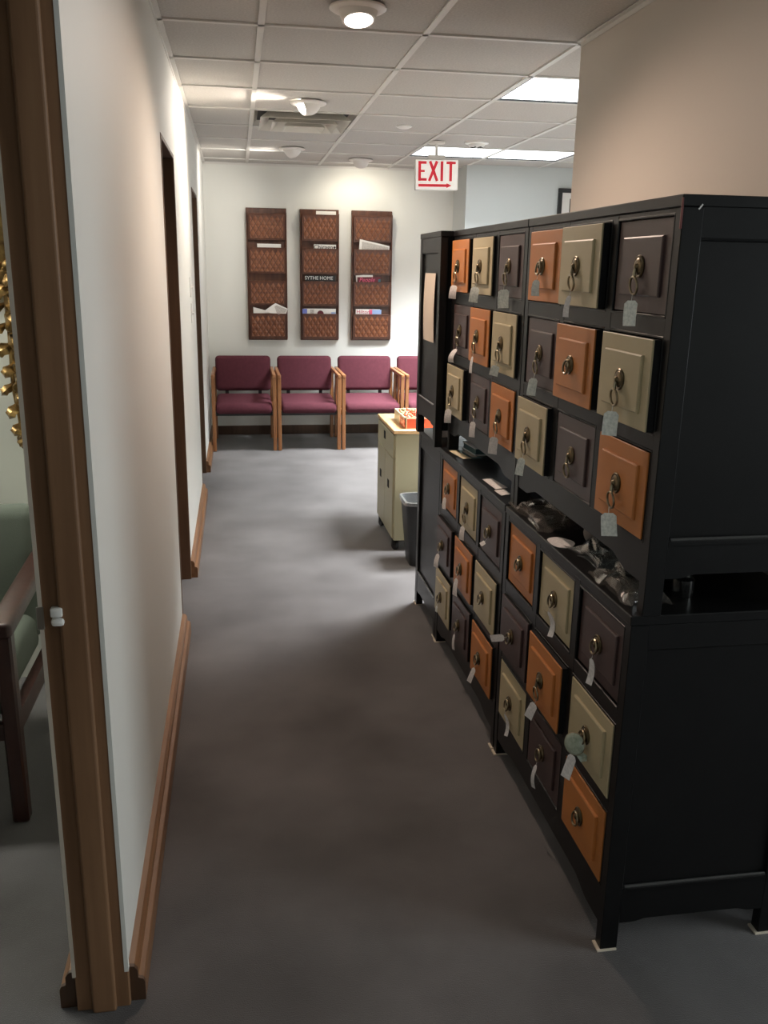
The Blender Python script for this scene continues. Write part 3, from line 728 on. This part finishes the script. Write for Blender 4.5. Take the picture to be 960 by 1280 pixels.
# ------------------------------------------------------------------ magazine racks
PK = [(1.773, 1.994), (1.482, 1.702), (1.202, 1.415), (.907, 1.126)]
def lattice(wd, ht):
    """field of raised diamonds"""
    q = MB(); nx, nz = 6, 2.4; dx, dz = wd/nx, ht/nz
    rows = int(nz*2)+1
    for r in range(rows):
        for c in range(nx+1):
            cx = -wd/2+dx*(c+(.5 if r % 2 else 0)); cz = -ht/2+dz/2*r
            pts = [(cx-dx*.44, cz), (cx, cz-dz*.44), (cx+dx*.44, cz), (cx, cz+dz*.44)]
            pts = [(max(-wd/2, min(wd/2, a)), max(-ht/2, min(ht/2, b))) for a, b in pts]
            if abs(cx) > wd/2+.001 or abs(cz) > ht/2+.001: continue
            b0 = [(a, 0, b) for a, b in pts]
            mid = (max(-wd/2+.003, min(wd/2-.003, cx)), -.006, max(-ht/2+.003, min(ht/2-.003, cz)))
            q.add(b0+[mid], [(0, 1, 4), (1, 2, 4), (2, 3, 4), (3, 0, 4)])
    return q
LAT = None
def rack(x0, x1, label):
    global LAT
    wd = x1-x0
    t = thing('magazine_rack', label, 'magazine rack', ((x0+x1)/2, D, 0), group='magazine racks on the back wall')
    h = wd/2
    obj('back_board', MB().box(-h, -.020, .886, h, 0, 2.045, .004), M_rack, t)
    for s in (-1, 1):
        obj('side_rail', MB().box(s*h, -.055, 0.90, s*(h-.012), -.018, 2.01, .003), M_rack, t)
    for (a, b) in PK:
        p = MB(); pw = h-.016
        # sloping pocket front: wider at its top
        prof = [(-.020, a), (-.060, a), (-.092, b), (-.080, b), (-.050, a+.012), (-.020, a+.012)]
        p.prism(prof, 'x', -pw, pw)
        # end cheeks
        for s in (-1, 1): p.prism([(-.018, a), (-.060, a), (-.088, b-.004), (-.018, b-.03)], 'x', s*pw, s*(pw-.008))
        k = obj('pocket', p, M_rack, t)
        ang = math.atan2(.032, b-a)
        L = lattice(2*pw-.034, (b-a)-.030)
        L.xf(Matrix.Translation((0, -.0765, (a+b)/2)) @ Matrix.Rotation(-ang*-1, 4, 'X'))
        obj('diamond_lattice', L, M_latt, k)
        obj('pocket_rim', MB().box(-pw-.002, -.095, b-.006, pw+.002, -.078, b+.004, .003), M_rack, k)
    return t
RX = [(.365, .724), (.843, 1.198), (1.313, 1.688)]
for (a, b), l in zip(RX, ('dark wooden wall magazine rack with lattice pockets, leftmost of three', 'dark wooden wall magazine rack with lattice pockets, middle of three', 'dark wooden wall magazine rack with lattice pockets, rightmost of three')):
    rack(a, b, l)
# magazines: a slab standing in a pocket, showing its upper strip; local x right, z up, front at y=0
def magazine(label, x0, x1, zb, top, m, tilt=0.0, th=.008, name='magazine', y=D-.045, cat='magazine'):
    t = thing(name, label, cat, ((x0+x1)/2, y, zb+.014), group='magazines in the wall racks')
    t.rotation_euler = (.10, tilt, 0)
    h = (x1-x0)/2
    obj('cover', MB().box(-h, -.001, 0, h, .001, top-zb-.014), m, t)
    obj('pages', MB().box(-h+.001, .001, .001, h-.002, th, top-zb-.016), M_paper, t)
    return t, top-zb-.014
RXU = (PI/2, 0, 0)
m1, _ = magazine('plain white booklet in the second pocket of the left rack', 0.459, 0.670, PK[1][0], 1.739, M_paper)
# folded newspaper spilling from the left rack
t = thing('newspaper', 'loose white newspaper spilling from the bottom pocket of left rack', 'newspaper', (0.538, D-.085, PK[3][0]+.014))
def sheet(pts, y, th=.002): return MB().prism(pts, 'y', y, y+th)
obj('sheet', sheet([(-.125, .04), (.145, .04), (.145, .222), (-.02, .235), (-.125, .262)], 0.03, .006), M_paper, t)
obj('fold', sheet([(-.03, .228), (.10, .196), (.17, .205), (.185, .252), (.075, .300), (.05, .285)], -.006, .004), M_paper, t)
obj('crease', sheet([(.085, .212), (.165, .216), (.176, .246), (.085, .282), (.066, .270)], -.0075, .0015), M_paperg, t)
# middle rack
m2, h = magazine('plain cream card standing in the top pocket of the middle rack', 0.988, 1.167, PK[0][0], 2.03, M_paper, y=D-.04)
m3, h = magazine('white magazine titled Chicago in second pocket of the middle rack', 0.967, 1.167, PK[1][0], 1.743, M_paper)
text('title', 'Chicago', .054, M_ink, m3, (-.014, -.0016, h-.024), RXU)
obj('emblem', MB().prism([(.076, h-.024), (.087, h-.010), (.098, h-.024), (.087, h-.038)], 'y', -.0022, -.0008), M_ink, m3)
m4, h = magazine('black magazine with white capitals in third pocket of the middle rack', 0.887, 1.160, PK[2][0], 1.471, M_blackpl)
text('title', 'SYTHE HOME', .043, M_inkw, m4, (-.012, -.0016, h-.023), RXU)
obj('picture', MB().box(.0, -.002, h-.072, .03, -.0008, h-.05), M_paperg, m4)
m5, h = magazine('blue and white magazine in bottom pocket of the middle rack', 0.873, 1.167, PK[3][0], 1.176, M_paper)
obj('blue_block', MB().box(-.161, -.002, h-.09, -.118, -.0008, h-.002), M_blue, m5)
obj('grey_figure', MB().box(-.09, -.002, h-.09, -.055, -.0008, h-.008), M_paperg, m5)
obj('dark_circle', MB().lathe([(.001, -.001), (.030, -.001), (.030, .001), (.001, .001)], (.005, -.0012, h-.045), (0, 1, 0), 20), M_dred, m5)
obj('blue_photo', MB().box(.105, -.002, h-.09, .145, -.0008, h-.03), M_lblue, m5)
# right rack
t = thing('newspaper', 'slanting folded newspaper in the second pocket of the right rack', 'newspaper', (1.500, D-.07, PK[1][0]+.002))
obj('sheet', sheet([(-.13, .10), (.145, .10), (.160, .256), (-.115, .312)], .0, .010), M_paper, t)
obj('print', sheet([(-.10, .12), (.14, .12), (.150, .245), (-.095, .292)], -.0015, .001), M_paperg, t)
m6, h = magazine('dark magazine with red script title in third pocket of the right rack', 1.370, 1.586, PK[2][0], 1.465, M_dred, tilt=-.02)
text('title', 'People', .056, M_inkp, m6, (-.02, -.0016, h-.026), RXU, shear=.25, sx=.95)
obj('caption', MB().box(-.03, -.0022, h-.086, .02, -.0008, h-.066), M_inkw, m6)
obj('corner_photo', MB().box(.085, -.002, h-.08, .108, -.0008, h-.02), M_teal, m6)
m6b, h = magazine('thin pale magazine tilted behind the red-titled one, right rack', 1.375, 1.533, PK[2][0], 1.485, M_paper, tilt=-.09, y=D-.030)
m7, h = magazine('white magazine with red title Hilton in bottom pocket, right rack', 1.353, 1.581, PK[3][0], 1.176, M_paper)
text('title', 'Hilton', .050, M_inkr, m7, (-.045, -.0016, h-.026), RXU)
obj('blue_block', MB().box(.040, -.002, h-.09, .126, -.0008, h-.004), M_lblue, m7)
obj('pink_block', MB().box(.010, -.0018, h-.09, .040, -.0008, h-.004), M_inkp, m7)

# ------------------------------------------------------------------ beige cart, tray and bin
t = thing('storage_cart', 'beige metal rolling cart with wooden top behind the black chests', 'cart', (1.10, 4.70, 0))
CW, CL, Z0c, Z1c = .42, .56, .062, .672
obj('body', MB().box(.004, 0, Z0c, CW, CL, Z1c, .003), M_cart, t)
obj('top', MB().box(-.008, -.012, Z1c, CW+.008, CL+.008, Z1c+.022, .003), M_carttop, t)
def recess(q, y, z): q.box(-.0085, y-.024, z-.022, -.005, y+.024, z+.022)
dd = obj('drawer', MB().box(-.006, .010, .534, .006, CL-.008, .664, .002), M_cart, t)
q = MB(); recess(q, .30, .615); obj('recessed_handle', q, M_dark, dd)
for a, b, hy in ((.010, .280, .150), (.284, CL-.008, .430)):
    dd = obj('door', MB().box(-.006, a, .075, .006, b, .529, .002), M_cart, t)
    q = MB(); recess(q, hy, .360); obj('recessed_handle', q, M_dark, dd)
for x in (.02, CW-.05):
    for y in (.03, CL-.05):
        c = MB().lathe([(.001, -.012), (.026, -.012), (.029, -.008), (.029, .008), (.026, .012), (.001, .012)], (x, y+.01, .029), (1, .3, 0), 18)
        cc = obj('caster', c, M_blackpl, t, True)
        obj('fork', MB().box(x-.018, y-.006, .030, x-.014, y+.028, .062).box(x+.014, y-.006, .030, x+.018, y+.028, .062), M_blackpl, cc)
ZT = Z1c+.022
t = thing('divided_tray', 'cream divided tray of red and green beads on the cart', 'tray', (1.30, 4.90, ZT), .0)
tx, ty, th_ = .14, .17, .062
wl = MB()
for q_ in ((-tx, -ty, tx, -ty+.005), (-tx, ty-.005, tx, ty), (-tx, -ty, -tx+.005, ty), (tx-.005, -ty, tx, ty)): wl.box(q_[0], q_[1], 0, q_[2], q_[3], th_)
obj('wall', wl, M_tray, t)
obj('base', MB().box(-tx+.005, -ty+.005, 0.0, tx-.005, ty-.005, .004), M_tray, t)
obj('divider', MB().box(-.002, -ty+.005, .004, .002, ty-.005, th_-.01), M_tray, t)
for y in (-.06, .055): obj('divider', MB().box(-tx+.005, y-.002, .004, tx-.005, y+.002, th_-.01), M_tray, t)
obj('red_front', MB().box(-tx+.012, -ty-.003, .004, tx-.01, -ty-.0005, .055).box(-tx-.003, -ty+.0, .004, -tx-.0005, -.02, .050), M_clear, t)
random.seed(4)
def beads(m, n, zmax, name):
    q = MB()
    for k in range(n):
        c = (random.uniform(-tx+.018, tx-.018), random.uniform(-ty+.018, ty-.018), random.uniform(.02, zmax)); r = random.uniform(.007, .011)
        q.lathe([(.001, -r), (r*.8, -r*.5), (r, 0), (r*.8, r*.5), (.001, r)], c, (0, 0, 1), 7)
    o = obj(name, q, m, None, True, (1.30, 4.90, ZT)); return o
tag(beads(M_redbead, 150, .062, 'red_beads'), 'loose red beads filling the divided tray', 'beads', kind='stuff')
tag(beads(mat('olive_bead', (.22, .24, .10), .4), 60, .066, 'olive_beads'), 'loose olive beads filling the divided tray', 'beads', kind='stuff')
t = thing('waste_bin', 'black waste bin with pale liner rim beside the beige cart', 'bin', (1.245, 4.51, 0))
def rrect(hx, hy, r, z, n=5):
    P = []
    for (sx, sy, a0) in ((1, 1, 0), (-1, 1, PI/2), (-1, -1, PI), (1, -1, 3*PI/2)):
        for k in range(n): a = a0+PI/2*k/(n-1); P.append((sx*(hx-r)+r*math.cos(a), sy*(hy-r)+r*math.sin(a), z))
    return P
def loft(rings, capb=True, capt=False):
    q = MB(); n = len(rings[0])
    for r in rings: q.v += r
    for i in range(len(rings)-1):
        for j in range(n): q.f.append((i*n+j, i*n+(j+1) % n, (i+1)*n+(j+1) % n, (i+1)*n+j))
    if capb: q.f.append(tuple(range(n))[::-1])
    if capt: q.f.append(tuple(range((len(rings)-1)*n, len(rings)*n)))
    return q
obj('body', loft([rrect(.095, .085, .03, 0), rrect(.125, .112, .04, .34), rrect(.131, .118, .042, .345), rrect(.131, .118, .042, .358), rrect(.122, .109, .038, .358), rrect(.092, .082, .03, .01)], True, True), M_blackpl, t, 30)
random.seed(2)
def wob(r, s): return [(x+random.uniform(-s, s), y+random.uniform(-s, s), z+random.uniform(-s, s)) for x, y, z in r]
obj('liner', loft([wob(rrect(.134, .121, .043, .340), .004), rrect(.1335, .1205, .043, .352), rrect(.132, .119, .042, .3605), rrect(.120, .107, .037, .360), wob(rrect(.113, .100, .036, .31), .006), wob(rrect(.10, .09, .03, .22), .006)], False, False), M_liner, t, True)

# framed picture on the far wall, mostly behind the right wall
t = thing('framed_picture', 'black framed picture on the far wall beside the wall edge', 'picture', (3.264, 7.95, 1.93))
fr = MB()
for q_ in ((-.17, -.32, .17, -.285), (-.17, .285, .17, .32), (-.17, -.285, -.135, .285), (.135, -.285, .17, .285)): fr.box(q_[0], -.028, q_[1], q_[2], 0, q_[3], .003)
obj('frame', fr, M_framebk, t)
obj('mat_board', MB().box(-.135, -.010, -.285, .135, -.004, .285), M_paper, t)
obj('print', MB().box(-.06, -.0115, -.22, .10, -.010, .235), M_ink, t)

# ------------------------------------------------------------------ side room seen past the jamb
t = thing('armchair', 'sage green upholstered armchair with dark wooden arms in the side room', 'armchair', (-.665, 2.33, 0), 0)
AW = .31
for s in (-1, 1):
    obj('leg', MB().box(s*AW, 0, 0, s*(AW-.045), .045, .585, .006), M_mahog, t)
    obj('leg', MB().box(s*AW, .52, 0, s*(AW-.045), .565, .60, .006), M_mahog, t)
    a = MB().box(s*(AW+.012), -.035, .578, s*(AW-.055), .57, .622, .014, 3)
    a.v = [(x, y, z+.05*y) for x, y, z in a.v]
    obj('armrest', a, M_mahog, t, 50)
    obj('side_rail', MB().box(s*(AW-.005), .045, .27, s*(AW-.035), .52, .33), M_mahog, t)
obj('seat', cushion(-AW+.047, AW-.047, .01, .54, .31, .45, .04), M_seatg, t, 60)
c = cushion(-AW+.035, AW-.03, 0, .11, 0, .445, .05); c.xf(Matrix.Translation((0, .46, .36)) @ Matrix.Rotation(math.radians(-11), 4, 'X'))
obj('backrest', c, M_seatg, t, 60)
obj('front_rail', MB().box(-AW+.045, .008, .26, AW-.045, .03, .31), M_mahog, t)

# gilded carved frame hanging on the side-room wall
t = thing('gilded_mirror', 'ornate gilded carved frame hanging in the side room, cut by the jamb', 'mirror', (-.570, 3.30, 1.52))
gl = MB()
for q_ in ((-.40, -.06, .09, .0), (-.40, .62, .09, .68), (-.40, 0, -.34, .62), (.03, 0, .09, .62)): gl.box(q_[0], -.035, q_[1], q_[2], 0, q_[3], .012, 2)
obj('frame', gl, M_gilt, t, 50)
obj('mirror_glass', MB().box(-.34, -.012, 0, .03, -.006, .62), mat('mirror_silver', (.55, .45, .38), .08, metal=1), t)
def leaf(L_, wd, curl):
    q = MB(); n = 6; vs = []
    for k in range(n+1):
        u = k/n; ww = wd*math.sin(PI*min(.98, u*.9+.08))**.8*(1-.25*(k % 2))
        z = L_*u; y = -curl*math.sin(u*PI*.85)-.012*math.sin(PI*u)
        vs += [(-ww, y+.006, z), (0, y-.008, z), (ww, y+.006, z), (0, y+.012, z)]
    fs = []
    for k in range(n):
        for j in range(4): fs.append((k*4+j, k*4+(j+1) % 4, k*4+4+(j+1) % 4, k*4+4+j))
    q.add(vs, fs+[(0, 1, 2, 3), (n*4, n*4+1, n*4+2, n*4+3)]); return q
random.seed(9)
z = .02; k = 0
while z > -.57:
    s = -1 if k % 2 else 1
    L_ = random.uniform(.065, .09)*(1 if z > -.3 else .8)
    cx = .062 + .010*math.sin(k*.9) + (.008 if z < -.35 else 0)
    q = leaf(L_, random.uniform(.018, .026), random.uniform(.03, .05))
    q.xf(Matrix.Translation((cx, -.03, z)) @ Matrix.Rotation(PI+s*random.uniform(.45, 1.1), 4, 'Y'))
    obj('leaf', q, M_gilt, t, True)
    if k % 2 == 0:
        obj('berry', MB().lathe([(.001, -.017), (.012, -.012), (.017, 0), (.012, .012), (.001, .017)], (cx+s*.016, -.05, z-.01), (0, 1, 0), 14), M_gilt, t, True)
    z -= .034; k += 1
obj('stem', MB().tube([(.062, -.02, .03), (.066, -.02, -.2), (.060, -.02, -.4), (.074, -.02, -.57)], [.014, .014, .012, .008], 8), M_gilt, t, True)
obj('bud', MB().lathe([(.001, -.05), (.016, -.03), (.022, -.005), (.015, .02), (.001, .035)], (.076, -.03, -.575), (0, 0, 1), 16), M_gilt, t, True)
